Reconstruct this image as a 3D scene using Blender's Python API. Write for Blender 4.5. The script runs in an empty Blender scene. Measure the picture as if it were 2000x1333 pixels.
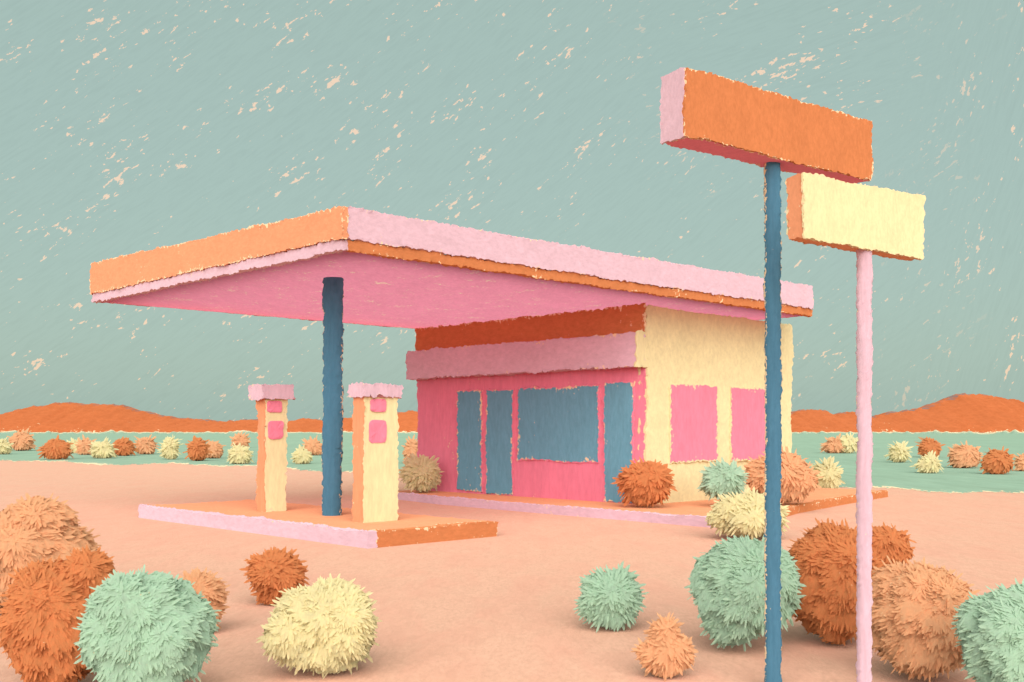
import bpy, bmesh, math, random
from mathutils import Vector, noise
import numpy as np

random.seed(7)
rng = np.random.default_rng(11)
scene = bpy.context.scene
COL = scene.collection

# ------------------------------------------------------------------ camera geometry
F = 2074.0            # focal length in pixels of a 2000 px wide frame
HZ = 840.0            # horizon row
H = 1.6               # eye height
def P(px, py, d):     # point seen at a pixel, at depth d
    return Vector(((px-1000.0)/F*d, d, H+(HZ-py)/F*d))
def G(px, py, z=0.0): # point seen at a pixel on the level z
    return P(px, py, (H-z)*F/(py-HZ))
def proj(p):
    return (1000+F*p[0]/p[1], HZ-(p[2]-H)*F/p[1])
PXM = 2000/1024/F     # metres per rendered pixel per metre of depth

U = Vector((2150.0, F, 0)).normalized()      # the station's long axis
V = Vector((-U.y, U.x, 0))                   # its cross axis
SOFFIT = 4.05
A0 = P(668, 487, (SOFFIT-H)*F/(HZ-487)); A0.z = 0
def B(u, v, z): 
    p = A0 + U*u + V*v
    return Vector((p.x, p.y, z))
def UV(p):
    q = Vector((p[0], p[1], 0)) - A0
    return q.dot(U), q.dot(V)
def ray_u(px, py, u):     # ray through a pixel, cut by the wall plane u = const -> (v, z)
    d = Vector(((px-1000)/F, 1, (HZ-py)/F))
    t = (u + A0.dot(U)) / (d.x*U.x + d.y*U.y)
    p = d*t; return UV(p)[1], H+p.z
def ray_v(px, py, v):
    d = Vector(((px-1000)/F, 1, (HZ-py)/F))
    t = (v + A0.dot(V)) / (d.x*V.x + d.y*V.y)
    p = d*t; return UV(p)[0], H+p.z

# ------------------------------------------------------------------ materials
def lin(c):
    return tuple(((x/255)/12.92 if x/255 <= .04045 else ((x/255+.055)/1.055)**2.4) for x in c)
PAPER = lin((246, 216, 178))
# real albedos of the paints (linear)
ALB = {
 'sand':     (.74, .415, .30),
 'orange':   (.82, .35, .185),
 'rust':     (.66, .23, .088),
 'hill':     (.56, .148, .049),
 'hot_pink': (.92, .27, .385),
 'pale_pink':(.76, .515, .60),
 'cream':    (.86, .74, .44),
 'blue':     (.088, .222, .335),
 'glass':    (.17, .40, .52),
 'green':    (.38, .54, .42),
 'grass':    (.285, .405, .305),
 'leaf_orange': (.95, .53, .30),
 'leaf_rust':   (.80, .325, .13),
 'leaf_green':  (.56, .73, .57),
 'leaf_cream':  (.93, .80, .50),
}
_mats = {}
def paint(col, px, fleck=.5, edge=1.0, stroke=(1, 1, .25), second=None, bump=.22, chip=(1, 1, .8)):
    """chalky hand-brushed paint: brush grain, chips of bare cream ground, worn rims"""
    key = (col, round(px, 4), fleck, edge, stroke, second, chip)
    if key in _mats: return _mats[key]
    m = bpy.data.materials.new(col+'_paint'); m.use_nodes = True
    nt = m.node_tree; N = nt.nodes; L = nt.links; N.clear()
    out = N.new('ShaderNodeOutputMaterial'); bs = N.new('ShaderNodeBsdfPrincipled')
    bs.inputs['Roughness'].default_value = .95
    bs.inputs['Specular IOR Level'].default_value = .05; bs.inputs['Diffuse Roughness'].default_value = .6
    L.new(bs.outputs[0], out.inputs[0])
    tc = N.new('ShaderNodeTexCoord')
    def mapped(scale, stretch=(1, 1, 1)):
        mp = N.new('ShaderNodeMapping'); L.new(tc.outputs['Object'], mp.inputs[0])
        mp.inputs['Scale'].default_value = tuple(scale*s for s in stretch); return mp
    def nz(mp, detail=3, rough=.6, dist=0.):
        t = N.new('ShaderNodeTexNoise'); L.new(mp.outputs[0], t.inputs['Vector'])
        t.inputs['Scale'].default_value = 1; t.inputs['Detail'].default_value = detail
        t.inputs['Roughness'].default_value = rough; t.inputs['Distortion'].default_value = dist
        return t.outputs['Fac']
    def math_(op, a, b=None, clamp=False):
        n = N.new('ShaderNodeMath'); n.operation = op; n.use_clamp = clamp
        for i, x in enumerate((a, b)):
            if x is None: continue
            if isinstance(x, (int, float)): n.inputs[i].default_value = x
            else: L.new(x, n.inputs[i])
        return n.outputs[0]
    def ramp(x, lo, hi):
        n = N.new('ShaderNodeMapRange'); n.inputs[1].default_value = lo; n.inputs[2].default_value = hi
        L.new(x, n.inputs[0]); return n.outputs[0]
    def mix(fac, a, b):
        n = N.new('ShaderNodeMix'); n.data_type = 'RGBA'
        L.new(fac, n.inputs[0])
        for i, x in ((6, a), (7, b)):
            if isinstance(x, tuple): n.inputs[i].default_value = (*x, 1)
            else: L.new(x, n.inputs[i])
        return n.outputs[2]
    base = ALB[col]
    up = tuple(min(.92, x*1.06+.008) for x in base); dn = tuple(x*.92 for x in base)
    grain = nz(mapped(1/(3.0*px), stroke), 4, .7)
    broad = nz(mapped(1/(45*px), stroke), 3, .55, .6)
    c = mix(ramp(grain, .3, .7), dn, up)
    if second:
        c2 = ALB[second] if isinstance(second, str) else second
        c = mix(ramp(broad, .42, .68), c, c2)
    else:
        n2 = N.new('ShaderNodeMix'); n2.data_type = 'RGBA'; n2.blend_type = 'MULTIPLY'; n2.inputs[0].default_value = 1
        L.new(c, n2.inputs[6])
        bb = ramp(broad, .25, .75)
        g = mix(bb, (.955, .955, .955), (1.03, 1.03, 1.03)); L.new(g, n2.inputs[7]); c = n2.outputs[2]
    st = ramp(nz(mapped(1/(10*px), stroke), 4, .68, 1.2), .36, .62)
    n3 = N.new('ShaderNodeMix'); n3.data_type = 'RGBA'; n3.blend_type = 'MULTIPLY'; n3.inputs[0].default_value = 1
    L.new(c, n3.inputs[6]); L.new(mix(st, (.945, .935, .93), (1.02, 1.02, 1.02)), n3.inputs[7]); c = n3.outputs[2]
    # chips
    f1 = nz(mapped(1/(3.2*px), chip), 3, .6)
    f2 = nz(mapped(1/(30*px), chip), 2, .5)
    s = math_('ADD', f1, math_('MULTIPLY', f2, .55))
    at = N.new('ShaderNodeAttribute'); at.attribute_name = 'rim'
    s = math_('ADD', s, math_('MULTIPLY', at.outputs['Fac'], .27*edge))
    thr = 1.055-.10*fleck
    c = mix(ramp(s, thr, thr+.03), c, PAPER)
    L.new(c, bs.inputs['Base Color'])
    bp = N.new('ShaderNodeBump'); bp.inputs['Strength'].default_value = bump
    bp.inputs['Distance'].default_value = px*1.2
    L.new(math_('ADD', grain, math_('MULTIPLY', f1, .5)), bp.inputs['Height'])
    L.new(bp.outputs[0], bs.inputs['Normal'])
    if col.startswith('leaf'):                    # thin leaves let part of the light through
        tr = N.new('ShaderNodeBsdfTranslucent'); mx = N.new('ShaderNodeMixShader'); mx.inputs[0].default_value = .38
        L.new(c, tr.inputs[0]); L.new(bs.outputs[0], mx.inputs[1]); L.new(tr.outputs[0], mx.inputs[2]); L.new(mx.outputs[0], out.inputs[0])
    _mats[key] = m
    return m

# ------------------------------------------------------------------ object helpers
def thing(name, label, cat, loc=(0, 0, 0), group=None):
    o = bpy.data.objects.new(name, None); COL.objects.link(o)
    o.empty_display_size = .2
    o.location = loc; o['label'] = label; o['category'] = cat
    if group: o['group'] = group
    return o
def tag(o, label, cat, group=None):
    o['label'] = label; o['category'] = cat
    if group: o['group'] = group
    return o

class MB:
    """collects vertices in world space and links them as ONE mesh object"""
    def __init__(s): s.v = []; s.f = []; s.rim = []; s.n = None
    def add(s, verts, faces, rim, nrm=None):
        o = len(s.v); s.v += verts; s.rim += rim
        s.nv = getattr(s, 'nv', []); s.nv += nrm if nrm else [None]*len(verts)
        s.f += [tuple(i+o for i in f) for f in faces]
    def build(s, name, mat, parent=None, loc=None, smooth=False):
        base = Vector((0, 0, 0))
        if parent is not None:
            q = parent
            while q is not None: base += Vector(q.location); q = q.parent
        off = base + (Vector(loc) if loc is not None else Vector((0, 0, 0)))
        me = bpy.data.meshes.new(name)
        me.from_pydata([tuple(Vector(p)-off) for p in s.v], [], s.f)
        a = me.attributes.new('rim', 'FLOAT', 'POINT'); a.data.foreach_set('value', s.rim)
        me.materials.append(mat); me.update()
        if smooth: me.polygons.foreach_set('use_smooth', [True]*len(me.polygons))
        if s.nv and all(n is not None for n in s.nv):
            me.polygons.foreach_set('use_smooth', [True]*len(me.polygons)); me.normals_split_custom_set_from_vertices(s.nv)
        o = bpy.data.objects.new(name, me); COL.objects.link(o)
        if parent is not None: o.parent = parent
        if loc is not None: o.location = loc
        return o

def jit(p, px, amp=1.0):
    n1 = noise.noise_vector(p*(1/(5.0*px))); n2 = noise.noise_vector(p*(1/(38*px))+Vector((3.1, 7.7, 1.3)))
    n3 = noise.noise_vector(p*(1/(2.2*px))+Vector((9.1, 2.2, 5.3)))
    return p + (n1*1.7 + n2*1.8 + n3*1.5)*px*amp

def grid(mb, a, b, c, d, px, amp=1.0, stepk=2.2, round_px=0):
    """rough bilinear patch a-b-c-d (counter-clockwise seen from outside)"""
    lu = max((b-a).length, (c-d).length); lv = max((d-a).length, (c-b).length)
    nu = max(1, min(420, int(lu/(stepk*px)))); nv = max(1, min(420, int(lv/(stepk*px))))
    vs = []; rim = []; N_ = (c-a).cross(d-b).normalized()
    for j in range(nv+1):
        t = j/nv
        for i in range(nu+1):
            s = i/nu
            p = (a*(1-s)+b*s)*(1-t) + (d*(1-s)+c*s)*t
            e = min(s*lu, (1-s)*lu, t*lv, (1-t)*lv)/px
            rim.append(math.exp(-e/2.8))
            dj = jit(p, px, amp)-p
            if e > .01: dj -= N_*dj.dot(N_)*(1-math.exp(-e/1.5)*.9)      # brush relief only along the rims
            vs.append(p+dj)
    fs = [(j*(nu+1)+i, j*(nu+1)+i+1, (j+1)*(nu+1)+i+1, (j+1)*(nu+1)+i) for j in range(nv) for i in range(nu)]
    mb.add(vs, fs, rim, [tuple(N_)]*len(vs))

def hexa(mb, c, px, amp=1.0, stepk=2.2, skip=()):
    """c: bottom ring 0-3 (counter-clockwise from above), top ring 4-7"""
    F6 = {'bottom': (3, 2, 1, 0), 'top': (4, 5, 6, 7), 'a': (0, 1, 5, 4), 'b': (1, 2, 6, 5), 'c': (2, 3, 7, 6), 'd': (3, 0, 4, 7)}
    for k, q in F6.items():
        if k in skip: continue
        grid(mb, *[c[i] for i in q], px, amp, stepk)

def ubox(mb, u0, u1, v0, v1, z0, z1, px, amp=1.0, stepk=2.2, dz=None):
    """box along the station axes; dz = extra height of the four top corners"""
    dz = dz or (0, 0, 0, 0)
    c = [B(u0, v0, z0), B(u1, v0, z0), B(u1, v1, z0), B(u0, v1, z0),
         B(u0, v0, z1+dz[0]), B(u1, v0, z1+dz[1]), B(u1, v1, z1+dz[2]), B(u0, v1, z1+dz[3])]
    hexa(mb, c, px, amp, stepk)

def tube(mb, p, z0, z1, r, px, n=18, amp=1.0, r1=None):
    r1 = r1 or r
    nz_ = max(2, int((z1-z0)/(2.5*px))); vs = []; rim = []; fs = []; nn = []
    for j in range(nz_+1):
        t = j/nz_; z = z0+(z1-z0)*t; rr = r+(r1-r)*t
        for i in range(n):
            a = 2*math.pi*i/n
            q = Vector((p[0]+rr*math.cos(a), p[1]+rr*math.sin(a), z))
            vs.append(jit(q, px, amp)); nn.append((math.cos(a), math.sin(a), 0))
            # paint is worn on the two flanks of the square-rolled post
            rim.append(.85*max(0, abs(math.cos(a))-.8)/.2)
    for j in range(nz_):
        for i in range(n):
            k = (i+1) % n
            fs.append((j*n+i, j*n+k, (j+1)*n+k, (j+1)*n+i))
    fs.append(tuple(nz_*n+i for i in range(n))); fs.append(tuple(reversed(range(n))))
    mb.add(vs, fs, rim, nn)

def px_at(d): return d*PXM

# ------------------------------------------------------------------ ground, field, hills
def structure(o): o['kind'] = 'structure'; return o
mb = MB()
S = 2600
mb.add([Vector((-S, -200, 0)), Vector((S, -200, 0)), Vector((S, 3000, 0)), Vector((-S, 3000, 0))], [(0, 1, 2, 3)], [0]*4)
def ground_mat():
    m = paint('sand', .0105, fleck=-.35, edge=0, stroke=(1, .35, 1), second=(.74, .39, .285), bump=.9)
    return m
structure(mb.build('desert_ground', ground_mat()))

# green scrub plain beyond the station, ragged near edge
mb = MB(); rows = [0, .6, 1.3, 2.2, 3.5, 5.5, 9, 20, 80, 270, 300, 720]
NX = 3200; vs = []; rim = []
for j, r in enumerate(rows):
    for i in range(NX+1):
        px = -3600 + 9200*i/NX
        yb = 898+.033*px + 3*math.sin(px*.011) + 2*math.sin(px*.031+1)
        yb = min(max(yb, 872), 985)
        d0 = H*F/(yb-HZ)
        p = Vector(((px-1000)/F*d0, d0, 0))
        if j < 5:
            q = noise.noise_vector(Vector((px*.09, 1, j*.1)))*2.2 + noise.noise_vector(Vector((px*.3, 4, j*.2)))*1.6
            yy = yb+q.x
            d1 = H*F/(yy-HZ)
            p *= d1/d0
        gain = d0*d0/(H*F)*1.95 if j < 7 else 1.0
        lim = d0+30+j*4
        p = p*(min(d0+r*gain, lim)/d0 if j < 7 else (max(lim, d0+30+40)+r)/d0); p.z = .006
        far = 1.0 if r == 300 else 0.0                     # low swells where the plain meets the hills
        p.z += far*max(0, .7+1.1*noise.noise(Vector((px*.02, 5, 0)))+.9*noise.noise(Vector((px*.09, 8, 0))))
        vs.append(p); rim.append(math.exp(-r/1.6) if j < 7 else .9*far)
fs = [(j*(NX+1)+i, j*(NX+1)+i+1, (j+1)*(NX+1)+i+1, (j+1)*(NX+1)+i) for j in range(len(rows)-1) for i in range(NX)]
mb.add(vs, fs, rim)
structure(mb.build('scrub_plain', paint('grass', .045, fleck=-.2, edge=1.5, stroke=(.35, .05, 1), chip=(.7, .045, 1))))

# red hills on the horizon
def hill_mat():
    m = paint('hill', .55, fleck=-.1, edge=.75, stroke=(.4, .4, 1))
    nt = m.node_tree; N = nt.nodes; L = nt.links            # dusky mauve scrub along the crest
    bs = next(n for n in N if n.type == 'BSDF_PRINCIPLED'); src = bs.inputs['Base Color'].links[0].from_socket
    at = N.new('ShaderNodeAttribute'); at.attribute_name = 'crest'
    tc = N.new('ShaderNodeTexCoord'); mp = N.new('ShaderNodeMapping'); mp.inputs['Scale'].default_value = (.16, .1, .5)
    tx = N.new('ShaderNodeTexNoise'); tx.inputs['Scale'].default_value = 1; tx.inputs['Detail'].default_value = 4; tx.inputs['Roughness'].default_value = .65
    L.new(tc.outputs['Object'], mp.inputs[0]); L.new(mp.outputs[0], tx.inputs['Vector'])
    ad = N.new('ShaderNodeMath'); L.new(tx.outputs['Fac'], ad.inputs[0]); L.new(at.outputs['Fac'], ad.inputs[1])
    mr = N.new('ShaderNodeMapRange'); mr.inputs[1].default_value = .98; mr.inputs[2].default_value = 1.12; L.new(ad.outputs[0], mr.inputs[0])
    mx = N.new('ShaderNodeMix'); mx.data_type = 'RGBA'; mx.inputs[7].default_value = (.27, .165, .15, 1)
    L.new(mr.outputs[0], mx.inputs[0]); L.new(src, mx.inputs[6]); L.new(mx.outputs[2], bs.inputs['Base Color'])
    return m
ridge = [(-900, 826), (-500, 812), (-200, 826), (0, 812), (40, 800), (100, 790), (130, 787), (180, 789), (225, 790), (270, 802), (310, 811), (350, 817), (400, 821), (440, 825),
         (470, 821), (520, 819), (560, 827), (590, 817), (620, 820), (640, 826), (700, 812), (750, 810), (800, 803), (870, 800), (1000, 812), (1200, 820), (1400, 815),
         (1545, 806), (1560, 801), (1600, 800), (1625, 810), (1660, 805), (1700, 815), (1720, 811), (1735, 806), (1780, 802), (1820, 792), (1850, 778), (1870, 768), (1890, 769), (1920, 771), (1950, 778), (1980, 780), (2000, 794), (2100, 812), (2300, 800), (2600, 818), (2900, 826)]
def ridge_y(px):
    if px < -900 or px > 2900: return 812+14*math.sin(px*.0041)+6*math.sin(px*.013)
    for (x0, y0), (x1, y1) in zip(ridge, ridge[1:]):
        if x0 <= px <= x1:
            t = (px-x0)/(x1-x0); return y0+(y1-y0)*t
    return 826
mb = MB(); crest = []; D0 = 640.0; prof = [(-70, -.01), (-62, .16), (-48, .36), (-30, .62), (-16, .84), (-9, .90), (-6, .94), (-2.5, .965), (0, 1.0), (8, .97), (40, .7), (90, .3), (140, -.02)]
NX = 2600; vs = []; rim = []
for j, (dy, hh) in enumerate(prof):
    for i in range(NX+1):
        px = -3600+9200*i/NX
        X = (px-1000)/F*D0
        hgt = (HZ-ridge_y(px))/F*D0+H
        n = noise.noise(Vector((X*.22, dy*.03, 0)))*1.2 + noise.noise(Vector((X*.8, dy*.1, 4)))*1.2 + noise.noise(Vector((X*.05, dy*.02, 8)))*.5
        z = hgt*hh + n*(1 if hh > .1 else .2)
        foot = 3.0*noise.noise(Vector((X*.05, 2, 0)))+1.5*noise.noise(Vector((X*.4, 9, 0))) if hh < .1 else 0
        vs.append(Vector((X, D0+dy+foot*3, z))); rim.append(1.0 if hh < .1 else (.35 if hh > .985 else (.35 if hh < .2 else 0))); crest.append(.56 if hh > .99 else (.50 if hh > .955 else (.43 if hh > .92 else (.15 if hh > .8 else 0))))
fs = [(j*(NX+1)+i, j*(NX+1)+i+1, (j+1)*(NX+1)+i+1, (j+1)*(NX+1)+i) for j in range(len(prof)-1) for i in range(NX)]
mb.add(vs, fs, rim)
hl = structure(mb.build('hills', hill_mat(), smooth=True))
ca = hl.data.attributes.new('crest', 'FLOAT', 'POINT'); ca.data.foreach_set('value', crest)

# ------------------------------------------------------------------ pavement round the shop
PZ = .15
out_px = [(775, 976, 'p'), (860, 986, 'p'), (1100, 1007, 'p'), (1390, 1031, 'p'), (1450, 1033, 'r'), (1500, 1020, 'r'), (1560, 1003, 'r'), (1650, 986, 'r'), (1735, 971, 'r')]
pts = [G(x, y, 0) for x, y, _ in out_px]
back = [pts[-1]+V*1.2, pts[-1]+V*7.5-U*1.5, pts[0]+U*3+V*1.0, pts[0]+V*.6+U*.4]
# kerbs stand as boxes, the slab lies inside them
pv = bpy.data.objects.new('pavement', None); COL.objects.link(pv); pv.location = tuple(sum(pts, Vector())/len(pts)); pv['kind'] = 'structure'
pxp = px_at(19)
def kerb_run(seq, mat, top, w=.14):
    mb = MB()
    for a, b in zip(seq, seq[1:]):
        t = (b-a).normalized(); nrm = Vector((-t.y, t.x, 0))*w     # inward
        c = [a, b, b+nrm, a+nrm]
        hexa(mb, [Vector((q.x, q.y, -.05)) for q in c]+[Vector((q.x, q.y, top)) for q in c], pxp, .7, skip=('bottom',))
    return mb.build('kerb', mat, pv)
kerb_run(pts[:5], paint('pale_pink', pxp, .1, .5, (.4, .4, 1)), PZ+.012)
kerb_run(pts[4:], paint('rust', pxp, .3, .8, (.4, .4, 1)), PZ+.012)
mb = MB()
ring = [p + (sum(pts, Vector())/len(pts)-p).normalized()*.1 for p in pts] + back
cen = B(UV(G(1262, 985, PZ))[0]+2, UV(G(1262, 985, PZ))[1]+2, PZ)
vs = [cen]; rim = [0]; fs = []
dense = []
for i, a in enumerate(ring):
    b = ring[(i+1) % len(ring)]; n = max(1, int((b-a).length/.1))
    for k in range(n): dense.append(a+(b-a)*(k/n))
n = len(dense)
for q in dense: vs.append(Vector((q.x, q.y, PZ))); rim.append(.2)
for q in dense: vs.append(Vector((q.x, q.y, -.05))); rim.append(.2)
for i in range(n):
    k = (i+1) % n
    fs.append((0, 1+i, 1+k)); fs.append((1+i, 1+n+i, 1+n+k, 1+k))
mb.add(vs, fs, rim)
mb.build('paving_slab', paint('orange', pxp, .0, .4), pv)

# ------------------------------------------------------------------ pump island
IZ = .22
I1 = G(718, 1072); u1, v1 = UV(I1)
I2 = G(277, 1011); vL = UV(I2)[1]
I3 = G(955, 1046); uR = UV(I3)[0]
pxi = px_at(15.5)
isl = thing('pump_island', 'low raised fuel pump island with pale pink long kerb and rust coloured end', 'pump island', tuple(B((u1+uR)/2, (v1+vL)/2, 0)))
mb = MB(); ubox(mb, u1, u1+.16, v1, vL, -.05, IZ, pxi, .8); mb.build('kerb', paint('pale_pink', pxi, 0, .5, (.4, .4, 1)), isl)['label'] = 'pale pink long kerb'
mb = MB(); ubox(mb, u1+.16, uR, v1-.003, v1+.16, -.05, IZ+.003, pxi, .8); mb.build('end_kerb', paint('rust', pxi, .45, 1.0, (.4, .4, 1)), isl)['label'] = 'rust coloured end kerb'
mb = MB(); ubox(mb, u1+.16, uR, v1+.16, vL, -.05, IZ-.006, pxi, .7); mb.build('platform', paint('orange', pxi, .1, .6), isl)

# ------------------------------------------------------------------ canopy
def solve_u(px, v):
    lo, hi = 0, 30
    for _ in range(60):
        m_ = (lo+hi)/2
        if proj(B(m_, v, 0))[0] < px: lo = m_
        else: hi = m_
    return lo
def solve_v(px, u):
    lo, hi = 0, 30
    for _ in range(60):
        m_ = (lo+hi)/2
        if proj(B(u, m_, 0))[0] > px: lo = m_
        else: hi = m_
    return lo
UC = solve_u(1588, 0); VC = solve_v(176, 0)
ZT = 4.63; ZS = 4.205
colp = G(650, 1006, IZ)
can = thing('station_canopy', 'wide flat forecourt canopy with orange and pale pink edges over the fuel pumps', 'canopy', (colp.x, colp.y, 0))
dzB, dzC = .17, .06
pc = px_at(16)
def zt(u, v): return ZT + dzC*u/UC + dzB*v/VC
def board(u0, u1, v0, v1, zlo, zhi, px, mb, slope=True):
    c = [(u0, v0), (u1, v0), (u1, v1), (u0, v1)]
    hi = [zt(*q) for q in c] if slope else [zhi]*4
    hexa(mb, [B(*q, zlo) for q in c]+[B(*q, h) for q, h in zip(c, hi)], px)
T = .10
mb = MB(); board(0, T, 0, VC, ZS, None, pc, mb); mb.build('front_fascia', paint('orange', pc, .35, 1.0, (.5, .5, 1)), can)['label'] = 'orange front fascia'
mb = MB(); board(T, UC, 0, T, ZS, None, pc, mb); mb.build('side_fascia', paint('pale_pink', pc, -.2, .75, (.5, .5, 1)), can)['label'] = 'pale pink side fascia'
mb = MB(); board(.03, .03+T, .05, VC-.02, SOFFIT, ZS-.004, pc, mb, False); mb.build('front_trim', paint('pale_pink', pc, .1, .3, (.5, .5, 1)), can)['label'] = 'pale pink lower trim'
mb = MB(); board(.03+T, UC-.02, .03, .03+T, SOFFIT, ZS-.004, pc, mb, False); mb.build('side_trim', paint('rust', pc, .1, .55, (.5, .5, 1)), can)['label'] = 'rust lower trim'
# translucence added to the pink roof sheet so daylight brightens its underside
def sheet(u0, u1, v0, v1, z0, z1, px, amp, stepk, skip):
    m = MB(); hexa(m, [B(u0, v0, z0), B(u1, v0, z0), B(u1, v1, z0), B(u0, v1, z0), B(u0, v0, z1), B(u1, v0, z1), B(u1, v1, z1), B(u0, v1, z1)], px, amp, stepk, skip); return m
def see_through(m, fac):
    nt = m.node_tree; N = nt.nodes; L = nt.links
    bs = next(n for n in N if n.type == 'BSDF_PRINCIPLED'); out = next(n for n in N if n.type == 'OUTPUT_MATERIAL')
    tr = N.new('ShaderNodeBsdfTranslucent'); mx = N.new('ShaderNodeMixShader'); mx.inputs[0].default_value = fac
    L.new(bs.inputs['Base Color'].links[0].from_socket, tr.inputs[0])
    L.new(bs.outputs[0], mx.inputs[1]); L.new(tr.outputs[0], mx.inputs[2]); L.new(mx.outputs[0], out.inputs[0]); return m
sheet(T+.03, UC-.05, T+.03, VC-.03, SOFFIT+.012, SOFFIT+.05, pc, .5, 3.2, ('top',)).build('soffit', see_through(paint('hot_pink', pc, 1.0, .9, (1, .3, 1)), .86), can)['label'] = 'hot pink underside'
mb = MB(); board(T, UC, VC-T, VC, SOFFIT+.06, None, pc, mb); mb.build('back_fascia', paint('orange', pc, .1, .4), can)
mb = MB(); board(UC-T, UC, T, VC-T, SOFFIT+.06, None, pc, mb); mb.build('end_fascia', paint('pale_pink', pc, .1, .4), can)
mb = MB(); tube(mb, colp, IZ-.02, SOFFIT+.02, .158, px_at(17.3)); mb.build('column', paint('blue', px_at(17.3), -.1, 1.3, (1, 1, .15)), can)

# ------------------------------------------------------------------ shop
C0 = G(1262, 986, PZ); bu, bv = UV(C0)
vEnd = solve_v(815, bu); uEnd = solve_u(1546, bv)
pw = px_at(22)
shop = thing('gas_station_shop', 'pink and cream flat roofed station shop with dark blue doors and window', 'building', tuple(B((bu+uEnd)/2, (bv+vEnd)/2, PZ)))
ZW = SOFFIT+.005
mb = MB(); ubox(mb, bu, bu+.2, bv+.03, vEnd, PZ-.05, ZW-.06, pw, .9); mb.build('front_wall', paint('hot_pink', pw, .15, .5), shop)['label'] = 'hot pink front wall'
mb = MB(); ubox(mb, bu+.004, uEnd, bv-.006, bv+.2, PZ-.05, ZW-.05, pw, .9); mb.build('side_wall', paint('cream', pw, -.1, .6, (.7, .7, .6)), shop)['label'] = 'cream side wall'
mb = MB(); ubox(mb, bu+.21, uEnd-.01, bv+.21, vEnd-.01, PZ-.05, ZW-.08, .06, .4); mb.build('wall', paint('cream', .04, 0, .4), shop)
# rust band under the canopy, pale awning box below it
(vb1, zb1) = ray_u(1262, 650, bu); (vb0, zb0) = ray_u(815, 690, bu)
zb = (zb0+zb1)/2
mb = MB(); ubox(mb, bu-.05, bu-.001, bv, vEnd+.02, zb-.06, ZW-.02, pw); mb.build('fascia_band', paint('rust', pw, .3, 1.0, (.5, .5, 1)), shop)['label'] = 'rust coloured band below the canopy'
aw = .34
za = ray_u(1238, 716, bu-aw)[1]; zt_ = zb+.0
mb = MB(); ubox(mb, bu-aw, bu-.052, bv+.012, vEnd-.02, za, zt_, pw); awn = mb.build('awning', paint('pale_pink', pw, -.1, .7, (.5, .5, 1)), shop)
awn['label'] = 'pale pink projecting awning box'
mb = MB(); ubox(mb, bu-aw-.004, bu+.02, bv-.012, bv+.010, za-.01, zt_+.02, pw); mb.build('end_cap', paint('cream', pw, .1, .5), awn)['label'] = 'cream end of the awning'
def opening(kind, x0, y0l, x1, y0r, yb_l, yb_r, wall, col, framecol, edge=1.0):
    """a frame with its dark or coloured pane standing in a wall; pixels give its corners on the wall plane"""
    if wall == 'front':
        a = ray_u(x0, y0l, bu); b = ray_u(x1, y0r, bu); a2 = ray_u(x0, yb_l, bu); b2 = ray_u(x1, yb_r, bu)
    else:
        a = ray_v(x0, y0l, bv); b = ray_v(x1, y0r, bv); a2 = ray_v(x0, yb_l, bv); b2 = ray_v(x1, yb_r, bv)
    s0, s1 = sorted((a[0], b[0])); zt = (a[1]+b[1])/2; zl = max(PZ+.01, (a2[1]+b2[1])/2)
    fw = .035
    mb = MB()
    def bx(s_0, s_1, z_0, z_1, d0, d1, m):
        if wall == 'front': ubox(m, bu-d1, bu-d0, s_0, s_1, z_0, z_1, pw, .8)
        else: ubox(m, s_0, s_1, bv-.006-d1, bv-.006-d0, z_0, z_1, pw, .8)
    bx(s0-fw, s0, zl, zt+fw, -.01, .028, mb); bx(s1, s1+fw, zl, zt+fw, -.01, .028, mb)
    bx(s0, s1, zt, zt+fw, -.01, .028, mb)
    if kind == 'window': bx(s0-fw, s1+fw, zl-fw, zl, -.01, .028, mb)
    o = mb.build(kind, paint(framecol, pw, .25, .5), shop)
    mp = MB(); bx(s0-.01, s1+.01, zl-.01 if kind == 'window' else zl, zt+.01, -.012, .033, mp)
    mp.build('pane' if kind == 'window' else 'door_leaf', paint(col, pw, -.05, edge, (1, 1, .3)), o)
    return o
opening('door', 896, 766, 941, 764, 958, 961, 'front', 'glass', 'hot_pink')['label'] = 'narrow dark blue door, leftmost'
opening('door', 952, 763, 1001, 761, 963, 968, 'front', 'glass', 'hot_pink')['label'] = 'narrow dark blue door beside the large window'
opening('window', 1014, 762, 1170, 755, 897, 902, 'front', 'glass', 'hot_pink')['label'] = 'large dark blue shop window'
opening('door', 1184, 752, 1236, 748, 980, 983, 'front', 'glass', 'hot_pink')['label'] = 'dark blue door near the cream corner'
opening('window', 1308, 751, 1397, 757, 901, 899, 'side', 'hot_pink', 'cream')['label'] = 'hot pink window left of the blue pole'
opening('window', 1426, 757, 1504, 763, 899, 897, 'side', 'hot_pink', 'cream')['label'] = 'hot pink window partly behind the blue pole'

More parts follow.
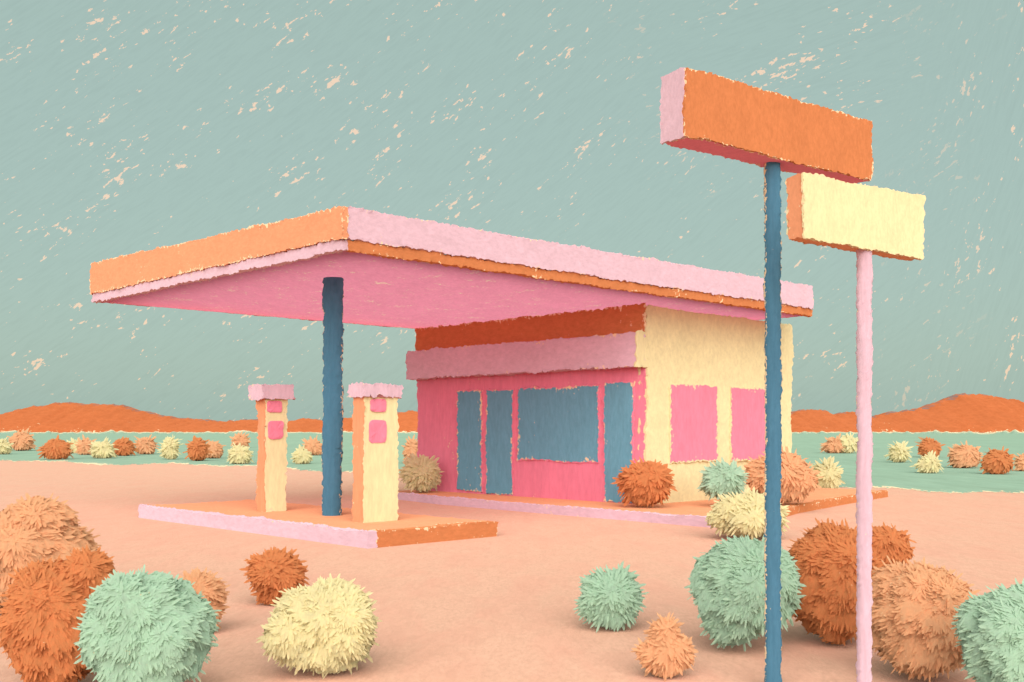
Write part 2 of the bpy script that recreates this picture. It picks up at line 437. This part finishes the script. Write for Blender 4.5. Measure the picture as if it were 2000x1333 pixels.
# ------------------------------------------------------------------ fuel pumps
def pump(xl, xm, xr, ybase, ytop, ycap, label, bands, o=.055):
    c = G(xm, ybase, IZ); pu, pvv = UV(c); d = c.y; px = px_at(d)
    m = d/F
    wl = (xm-xl)*m/.76; wr = (xr-xm)*m/.66
    z1 = H+(HZ-ycap)*m; z2 = H+(HZ-ytop)*m
    root = thing('fuel_pump', label, 'fuel pump', tuple(B(pu+wr/2, pvv+wl/2, IZ)), 'fuel pumps on the island')
    mb = MB(); ubox(mb, pu, pu+wr, pvv, pvv+wl, IZ-.02, z1+.01, px, 1.0); mb.build('body', paint('cream', px, 0, .9), root)
    mb = MB(); ubox(mb, pu-.012, pu+.004, pvv+.006, pvv+wl, IZ-.02, z1+.006, px, 1.0); mb.build('side_panel', paint('orange', px, 0, .5), root)['label'] = 'orange side panel'
    mb = MB(); ubox(mb, pu-o, pu+wr+o, pvv-o, pvv+wl+o, z1, z2, px, 1.3); mb.build('cap', paint('pale_pink', px, .1, .5), root)['label'] = 'pale pink overhanging cap'
    for (x0, y0, x1, y1) in bands:
        a = ray_v(x0, y0, pvv); b = ray_v(x1, y1, pvv)
        mb = MB(); n = 26; ca, cz = (a[0]+b[0])/2, (a[1]+b[1])/2; ra, rz = abs(b[0]-a[0])/2, abs(a[1]-b[1])/2
        vs = []; rim = []; fs = []
        for lay, (k, dv) in enumerate(((1, .004), (1, -.022), (.75, -.026), (0, -.026))):
            for i in range(n):
                t = 2*math.pi*i/n; cx, sx = math.cos(t), math.sin(t)
                e = .42                                             # squarish, rounded corners
                q = B(ca+ra*k*math.copysign(abs(cx)**e, cx), pvv+dv, cz+rz*k*math.copysign(abs(sx)**e, sx))
                vs.append(jit(q, px, .4)); rim.append(.6 if k == 1 else 0)
        for l in range(3):
            for i in range(n):
                k = (i+1) % n; fs.append((l*n+i, (l+1)*n+i, (l+1)*n+k, l*n+k))
        mb.add(vs, fs, rim); mb.build('display', paint('hot_pink', px, -.1, .3), root)
    return root
pump(684, 711, 766, 1021, 751, 776, 'larger fuel pump right of the blue canopy column with pink cap', [(722, 780, 753, 805), (720, 821, 754, 866)])
pump(496, 518, 550, 1000, 752, 779, 'smaller fuel pump at the far end of the island with pink cap', [(521, 783, 549, 806), (523, 822, 552, 858)], .095)

# ------------------------------------------------------------------ pole signs
def pole_sign(pole_xy, r, corners, thick, label, polecol, face, cab, endcol, undercol, px):
    """corners: world points of the face: bottom-left, bottom-right, top-right, top-left"""
    bl, br, tr, tl = corners
    t = (br-bl); t.z = 0; t.normalize(); n = Vector((-t.y, t.x, 0))       # away from the viewer
    root = thing('pole_sign', label, 'sign', (pole_xy[0], pole_xy[1], 0), 'blank signs on poles beside the forecourt')
    zb = min(bl.z, br.z)
    mb = MB(); tube(mb, pole_xy, -.05, zb+.03, r, px, 20, .9); mb.build('pole', paint(polecol, px, .05, 1.5 if polecol == 'blue' else .6, (1, 1, .12)), root)
    def bx(q, d0, d1, name, col, lab, fl, ed, amp=1.0):
        c4 = [q[0]+n*d0, q[1]+n*d0, q[1]+n*d1, q[0]+n*d1, q[3]+n*d0, q[2]+n*d0, q[2]+n*d1, q[3]+n*d1]
        mb = MB(); hexa(mb, c4, px, amp); o = mb.build(name, paint(col, px, fl, ed, (1, 1, .5)), root)
        if lab: o['label'] = lab
        return o
    ins = lambda q, k: [q[0]+(t+Vector((0, 0, 1)))*k, q[1]+(-t+Vector((0, 0, 1)))*k, q[2]+(-t-Vector((0, 0, 1)))*k, q[3]+(t-Vector((0, 0, 1)))*k]
    q = [bl, br, tr, tl]
    bx(ins(q, .006), .012, thick-.012, 'cabinet', cab, None, .1, .6)
    bx(q, 0, .013, 'front_panel', face, None, -.1, .9)
    bx(ins(q, .012), thick-.013, thick-.002, 'back_panel', face, None, -.1, .9)
    if endcol:
        for a, b in ((bl, tl), (br, tr)):
            s = 1 if a is bl else -1
            e = [a-t*.003, a+t*s*.012, b+t*s*.012, b-t*.003] if s > 0 else [a-t*.012, a+t*.003, b+t*.003, b-t*.012]
            bx(e, .0135, thick+.002, 'end_panel', endcol, None, -.3, .5, .8)
    if undercol:
        up = Vector((0, 0, .010))
        bx([bl-up*.2+t*.013, br-up*.2-t*.013, br+up-t*.013, bl+up+t*.013], .0135, thick-.0135, 'underside_panel', undercol, None, .35, .9, .8)
    return root
dl, dr = 6.0, 6.86
q = [P(1338, 266, dl), P(1704, 352, dr), P(1704, 238, dr), P(1343, 130, dl)]
q[3].x = q[0].x; 
pole_sign((1.605, 6.53), .049, q, .205, 'taller sign with large orange face and pale pink end on a dark blue pole', 'blue', 'rust_orange' if 'rust_orange' in ALB else 'rust', 'hot_pink', 'pale_pink', 'hot_pink', px_at(6.4))
q = [P(1572, 464, 5.65), P(1803, 507, 6.2), P(1807, 384, 6.2), P(1568, 338, 5.65)]
pole_sign((1.99, 6.0), .041, q, .13, 'lower sign with blank cream face and orange rim on a pale pink pole', 'pale_pink', 'cream', 'orange', None, None, px_at(5.9))

# ------------------------------------------------------------------ shrubs
def shrub(label, col, lobes, d, group=None, name='desert_shrub', n_leaf=900, fleck=.2, ground=0.0, wpx=4.7, cat='shrub'):
    """lobes: (cx, cy, rx, ry) as seen at depth d; a ball of stiff radial leaves round a dense heart"""
    m = d/F
    c0 = P(lobes[0][0], lobes[0][1], d)
    root_loc = Vector((c0.x, c0.y, ground))
    V_, F_, R_ = [], [], []; NRM = []
    lobes = [(l[0], l[1], l[2]*(.93 if l[2] >= 30 else 1), l[3]*(.93 if l[2] >= 30 else 1), (0, 0, 0)) for l in lobes]
    for l in list(lobes):
        if l[2] < 30: continue
        for k in range(6):
            a_ = rng.uniform(0, 2*math.pi); q = rng.uniform(-.5, .8); e = math.sqrt(1-q*q)
            f = rng.uniform(.36, .5)
            lobes.append((l[0], l[1], l[2]*f, l[3]*f, (e*math.cos(a_)*l[2]*m*.7, e*math.sin(a_)*l[2]*m*.7, q*l[3]*m*.7)))
    tot = sum(l[2]*l[3] for l in lobes if l[4] == (0, 0, 0))
    cx0 = lobes[0][0]
    for li, (cx, cy, rx, ry, sh) in enumerate(lobes):
        c = np.array(P(cx, cy, d)) + np.array(sh)
        rad = np.array([rx*m, (rx+ry)/2*m*.95, ry*m])
        bm = bmesh.new(); bmesh.ops.create_icosphere(bm, subdivisions=5 if rx*ry > 3000 else 4 if rx*ry > 600 else 3, radius=1)
        o = len(V_)
        for v in bm.verts:
            k = .945*(1 + .17*noise.noise(v.co*2.3+Vector((cx, cy, 0))) + .09*noise.noise(v.co*6+Vector((cy, cx, 1)))) + .02*noise.noise(v.co*19)
            p = c + np.array(v.co)*rad*k; p[2] = max(p[2], ground-.03)
            V_.append(p); R_.append(0.); NRM.append(np.array(v.co)*.35+np.array([.11,-.78,.53]))
        for f in bm.faces: F_.append(tuple(v.index+o for v in f.verts))
        bm.free()
        n = max(40, int(4.4*n_leaf*rx*ry/tot))
        dirs = rng.normal(size=(n, 3)); dirs /= np.linalg.norm(dirs, axis=1)[:, None]
        pole = np.array([.12, -.82, .56]); pole /= np.linalg.norm(pole)      # leaves fan out from here; shading normals lean sunward to even out the shade
        for dv in dirs:
            lump = 1 + .17*noise.noise(Vector(dv)*2.3+Vector((cx, cy, 0))) + .09*noise.noise(Vector(dv)*6+Vector((cy, cx, 1)))
            tan = dv*np.dot(dv, pole)-pole; tl = np.linalg.norm(tan)+1e-6; tan = tan/tl
            tan = tan + rng.normal(size=3)*(.28 + .8*max(0, .35-tl)); tan -= dv*np.dot(tan, dv); tan /= np.linalg.norm(tan)+1e-9
            tuft = rng.uniform() < .06
            ax = tan*(.5 if tuft else .85) + dv*(rng.uniform(.5, .9) if tuft else rng.uniform(.02, .12)); ax /= np.linalg.norm(ax)
            ln = wpx*m*(rng.uniform(4.0, 7.5) if tuft else rng.uniform(3.2, 6.0))
            s = c + dv*rad*lump*rng.uniform(.90, .955) - ax*ln*.35
            side = np.cross(ax, dv); side += rng.normal(size=3)*.06; side -= ax*np.dot(side, ax); side /= np.linalg.norm(side)+1e-9
            w = wpx*m*rng.uniform(.3, .75)
            tip = s+ax*ln
            if tip[2] < ground or (s[2] < ground): continue
            o = len(V_); up = np.cross(side, ax)*(-1); up = up if np.dot(up, dv) > 0 else -up
            for (t, k) in ((0, .55), (.45, 1.0), (.82, .8)):
                q = s+ax*ln*t
                V_.append(q+side*w*k); V_.append(q-side*w*k)
            V_.append(tip+side*w*.2)
            R_.extend([0, 0, 0, 0, .1, .1, .35])
            nv = dv*.35+pole*.95+up*.12; nv /= np.linalg.norm(nv)
            NRM.extend([nv]*7)
            fc = [(o, o+1, o+3, o+2), (o+2, o+3, o+5, o+4), (o+4, o+5, o+6)]
            fn = np.cross(V_[o+1]-V_[o], V_[o+2]-V_[o])
            if np.dot(fn, up) < 0: fc = [tuple(reversed(f)) for f in fc]
            F_.extend(fc)
    me = bpy.data.meshes.new(name)
    off = np.array(root_loc)
    me.from_pydata([tuple(p-off) for p in V_], [], F_)
    a = me.attributes.new('rim', 'FLOAT', 'POINT'); a.data.foreach_set('value', R_)
    me.materials.append(paint('leaf_'+col, px_at(d), fleck, .5, (1, 1, .3)))
    me.update(); me.polygons.foreach_set('use_smooth', [True]*len(me.polygons))
    me.normals_split_custom_set_from_vertices([tuple(x/ (np.linalg.norm(x)+1e-9)) for x in NRM])
    o = bpy.data.objects.new(name, me); COL.objects.link(o); o.location = root_loc
    tag(o, label, cat, group)
    return o
FG = 'shrubs on the sand in front of the station'
NB = 'shrubs growing round the shop'
PL = 'small shrubs dotted over the green plain'
def gd(yb, z=0): return (H-z)*F/(yb-HZ)
shrub('orange shrub at the left edge behind the rust coloured one', 'orange', [(52, 1095, 128, 112), (75, 1020, 75, 52)], gd(1203), FG, n_leaf=1500, fleck=-.5)
shrub('large rust coloured shrub at bottom left beside the green one', 'rust', [(112, 1222, 106, 132), (178, 1122, 48, 48)], gd(1350), FG, n_leaf=1800)
shrub('large pale green shrub at bottom left in front of the rust one', 'green', [(287, 1243, 126, 136)], gd(1376), FG, n_leaf=1700, fleck=.25)
shrub('small orange shrub peeping out behind the large green one at left', 'orange', [(388, 1160, 46, 42), (402, 1195, 30, 40)], gd(1237), FG, n_leaf=700)
shrub('small rust shrub standing alone just behind the cream shrub', 'rust', [(537, 1120, 54, 46), (531, 1158, 26, 22)], gd(1182), FG, n_leaf=900)
shrub('large spiky cream shrub in the foreground sand', 'cream', [(632, 1226, 112, 92)], gd(1318), FG, n_leaf=1700, fleck=-.6)
shrub('small green shrub alone on the sand right of the pump island', 'green', [(1193, 1171, 63, 58)], gd(1230), FG, n_leaf=1000, fleck=-.2)
shrub('small orange pear shaped shrub in the foreground sand', 'orange', [(1298, 1279, 53, 42), (1297, 1238, 26, 28)], gd(1323), FG, n_leaf=900)
shrub('large green shrub behind the dark blue sign pole', 'green', [(1455, 1143, 112, 100), (1430, 1208, 62, 56)], gd(1276), FG, n_leaf=1700)
shrub('large rust coloured shrub between the two sign poles', 'rust', [(1628, 1140, 98, 124), (1725, 1070, 52, 44)], gd(1258), FG, n_leaf=1700)
shrub('large orange shrub right of the pale pink sign pole', 'orange', [(1806, 1212, 116, 118)], gd(1332), FG, n_leaf=1700, fleck=.7)
shrub('large green shrub cut off by the right edge', 'green', [(1995, 1268, 112, 138)], gd(1406), FG, n_leaf=1700, fleck=-.2)
shrub('cream shrub behind the large green one at the blue sign pole', 'cream', [(1464, 1008, 74, 46)], gd(1054), NB, n_leaf=800, fleck=-.3)
shrub('orange shrub before the cream wall behind the blue sign pole', 'orange', [(1525, 933, 64, 52)], gd(987, PZ), NB, n_leaf=700, ground=PZ)
shrub('small green shrub under the pink side windows', 'green', [(1414, 940, 38, 34)], gd(991, PZ), NB, n_leaf=500, ground=PZ)
shrub('rust coloured shrub at the corner of the shop', 'rust', [(1262, 945, 50, 44)], gd(992, PZ), NB, n_leaf=600, ground=PZ, fleck=-.1)
shrub('cream shrub at the left end of the pink front wall', 'cream', [(823, 927, 34, 33)], gd(963, PZ), NB, n_leaf=500, ground=PZ, fleck=-.3)
shrub('small cream shrub right of the orange shrub by the shop', 'cream', [(1614, 933, 24, 27)], gd(961), NB, n_leaf=350)
pl = [('cream', 3, 875, 13, 13, 'cream plain shrub cut off by the left edge'),
 ('orange', 42, 864, 19, 17, 'orange plain shrub nearest the left edge'),
 ('rust', 110, 879, 24, 19, 'wide rust plain shrub below the left hill'),
 ('cream', 145, 875, 14, 11, 'cream plain shrub between a rust one and an orange one at left'),
 ('orange', 168, 875, 13, 14, 'orange plain shrub between two cream ones at left'),
 ('cream', 200, 881, 19, 15, 'pale cream plain shrub beside an orange and a rust one at left'),
 ('rust', 241, 875, 16, 16, 'square rust plain shrub midway between left edge and pumps'),
 ('orange', 284, 873, 15, 15, 'orange plain shrub right of the square rust one'),
 ('cream', 333, 878, 11, 20, 'tall narrow cream plain shrub left of the pumps'),
 ('rust', 386, 880, 16, 21, 'tall rust plain shrub touching an orange one left of the pumps'),
 ('orange', 416, 881, 16, 15, 'orange plain shrub touching a tall rust one left of the pumps'),
 ('orange', 469, 864, 11, 11, 'tiny orange plain shrub above a cream one beside the smaller pump'),
 ('cream', 468, 890, 19, 17, 'round cream plain shrub beside the smaller pump'),
 ('cream', 590, 893, 14, 14, 'cream plain shrub seen between smaller pump and column'),
 ('orange', 612, 876, 17, 14, 'orange plain shrub seen just left of the canopy column'),
 ('orange', 805, 884, 12, 22, 'orange plain shrub at the left edge of the shop'),
 ('orange', 1629, 872, 14, 14, 'orange plain shrub left of the pink sign pole'),
 ('cream', 1656, 870, 16, 16, 'cream plain shrub beside the pink sign pole'),
 ('cream', 1756, 887, 14, 17, 'small cream plain shrub right of the pink sign pole'),
 ('rust', 1816, 877, 18, 17, 'rust plain shrub above a cream one at right'),
 ('cream', 1814, 909, 19, 16, 'cream plain shrub below a rust one at right'),
 ('orange', 1884, 893, 28, 22, 'wide orange plain shrub below the right hill'),
 ('rust', 1948, 904, 27, 23, 'wide rust plain shrub below the right hill'),
 ('orange', 2000, 907, 11, 14, 'orange plain shrub cut off by the right edge')]
for col, x, y, rx, ry, lab in pl:
    shrub(lab, col, [(x, y, rx*1.04, ry*1.04)], gd(y+ry), PL, n_leaf=170, wpx=3.8, fleck=.1)

# ------------------------------------------------------------------ sky, sun, camera
EXPO = 1.36
SUN_EL, SUN_AZ = math.radians(30), math.radians(0)     # light comes from behind the camera, a little from the right
w = bpy.data.worlds.new('World'); scene.world = w; w.use_nodes = True
nt = w.node_tree; N = nt.nodes; L = nt.links; N.clear()
out = N.new('ShaderNodeOutputWorld'); bg = N.new('ShaderNodeBackground'); L.new(bg.outputs[0], out.inputs[0])
def M(op, a, b=None, c=None, clamp=False):
    n = N.new('ShaderNodeMath'); n.operation = op; n.use_clamp = clamp
    for i, x in enumerate((a, b, c)):
        if x is None: continue
        if isinstance(x, (int, float)): n.inputs[i].default_value = x
        else: L.new(x, n.inputs[i])
    return n.outputs[0]
def MIX(fac, a, b):
    n = N.new('ShaderNodeMix'); n.data_type = 'RGBA'
    if isinstance(fac, (int, float)): n.inputs[0].default_value = fac
    else: L.new(fac, n.inputs[0])
    for i, x in ((6, a), (7, b)):
        if isinstance(x, tuple): n.inputs[i].default_value = (*x, 1)
        else: L.new(x, n.inputs[i])
    return n.outputs[2]
def RAMP(x, lo, hi):
    n = N.new('ShaderNodeMapRange'); n.inputs[1].default_value = lo; n.inputs[2].default_value = hi
    L.new(x, n.inputs[0]); return n.outputs[0]
tc = N.new('ShaderNodeTexCoord'); sx = N.new('ShaderNodeSeparateXYZ'); L.new(tc.outputs['Generated'], sx.inputs[0])
az = M('ARCTAN2', sx.outputs[0], sx.outputs[1]); el = M('ARCSINE', sx.outputs[2])
def strokes(deg, seed):
    c, s = math.cos(math.radians(deg)), math.sin(math.radians(deg))
    p = M('ADD', M('MULTIPLY', az, c), M('MULTIPLY', el, s)); q = M('ADD', M('MULTIPLY', az, -s), M('MULTIPLY', el, c))
    def nz(a, b, det, rough, dist=0., z=0.):
        cb = N.new('ShaderNodeCombineXYZ'); L.new(M('MULTIPLY', p, 1/a), cb.inputs[0]); L.new(M('MULTIPLY', q, 1/b), cb.inputs[1]); cb.inputs[2].default_value = seed+z
        t = N.new('ShaderNodeTexNoise'); L.new(cb.outputs[0], t.inputs['Vector']); t.inputs['Scale'].default_value = 1
        t.inputs['Detail'].default_value = det; t.inputs['Roughness'].default_value = rough; t.inputs['Distortion'].default_value = dist
        return t.outputs['Fac']
    chip = nz(.0105, .0044, 3, .66, .3); clump = nz(.06, .026, 2, .5, 0, 5.3); fine = nz(.0032, .0024, 2, .6, 0, 9.1)
    s_ = M('ADD', M('ADD', chip, M('MULTIPLY', clump, .5)), M('MULTIPLY', fine, .16))
    grain = nz(.022, .0026, 4, .65, .5, 2.2)
    return RAMP(s_, 1.0, 1.024), grain
fa, ga = strokes(37, 1.0); fb, gb = strokes(72, 31.0); fc, gc = strokes(14, 61.0)
right = RAMP(M('ADD', az, M('MULTIPLY', el, -.1)), .30, .42)
mid = M('MULTIPLY', M('MULTIPLY', RAMP(az, .08, .2), RAMP(el, .2, .3)), M('SUBTRACT', 1, right))
def TRI(a, m_, b):
    n1 = N.new('ShaderNodeMix'); L.new(mid, n1.inputs[0]); L.new(a, n1.inputs[2]); L.new(m_, n1.inputs[3])
    n2 = N.new('ShaderNodeMix'); L.new(right, n2.inputs[0]); L.new(n1.outputs[0], n2.inputs[2]); L.new(b, n2.inputs[3]); return n2.outputs[0]
fl = TRI(fa, fc, fb); gr = TRI(ga, gc, gb)
teal = lin((167, 191, 180)); k = 2**-EXPO
tealA = tuple(x*.965 for x in teal); tealB = tuple(x*1.02 for x in teal)
c = MIX(RAMP(gr, .32, .56), tealA, tealB)
c = MIX(fl, c, lin((248, 217, 186)))
sc = N.new('ShaderNodeVectorMath'); sc.operation = 'SCALE'; sc.inputs['Scale'].default_value = k*.90; L.new(c, sc.inputs[0])
sky = N.new('ShaderNodeTexSky'); sky.sky_type = 'NISHITA'; sky.sun_disc = False
sky.sun_elevation = SUN_EL; sky.sun_rotation = math.pi-SUN_AZ; sky.dust_density = 3; sky.air_density = 1.2
s2 = N.new('ShaderNodeVectorMath'); s2.operation = 'SCALE'; s2.inputs['Scale'].default_value = .006; L.new(sky.outputs[0], s2.inputs[0])
ad = N.new('ShaderNodeVectorMath'); L.new(sc.outputs[0], ad.inputs[0]); L.new(s2.outputs[0], ad.inputs[1])
L.new(ad.outputs[0], bg.inputs[0]); bg.inputs[1].default_value = 1.0

ld = bpy.data.lights.new('sun', 'SUN'); ld.energy = 1.5; ld.angle = math.radians(70); ld.color = (1.0, .955, .90)
so = bpy.data.objects.new('sun', ld); COL.objects.link(so)
dirv = Vector((-math.sin(SUN_AZ)*math.cos(SUN_EL), math.cos(SUN_AZ)*math.cos(SUN_EL), -math.sin(SUN_EL)))
so.rotation_euler = dirv.to_track_quat('-Z', 'Y').to_euler(); so.location = (0, -5, 20)

cd = bpy.data.cameras.new('camera'); co = bpy.data.objects.new('camera', cd); COL.objects.link(co)
co.location = (0, 0, H); co.rotation_euler = (math.radians(90), 0, 0)
cd.sensor_width = 36; cd.lens = 36*F/2000; cd.shift_y = (HZ-666.5)/2000; cd.clip_end = 6000; cd.clip_start = .05
scene.camera = co
scene.view_settings.view_transform = 'Standard'; scene.view_settings.look = 'None'
scene.view_settings.exposure = EXPO; scene.view_settings.gamma = 1
try:
    scene.cycles.diffuse_bounces = 8; scene.cycles.max_bounces = 10
except Exception: pass
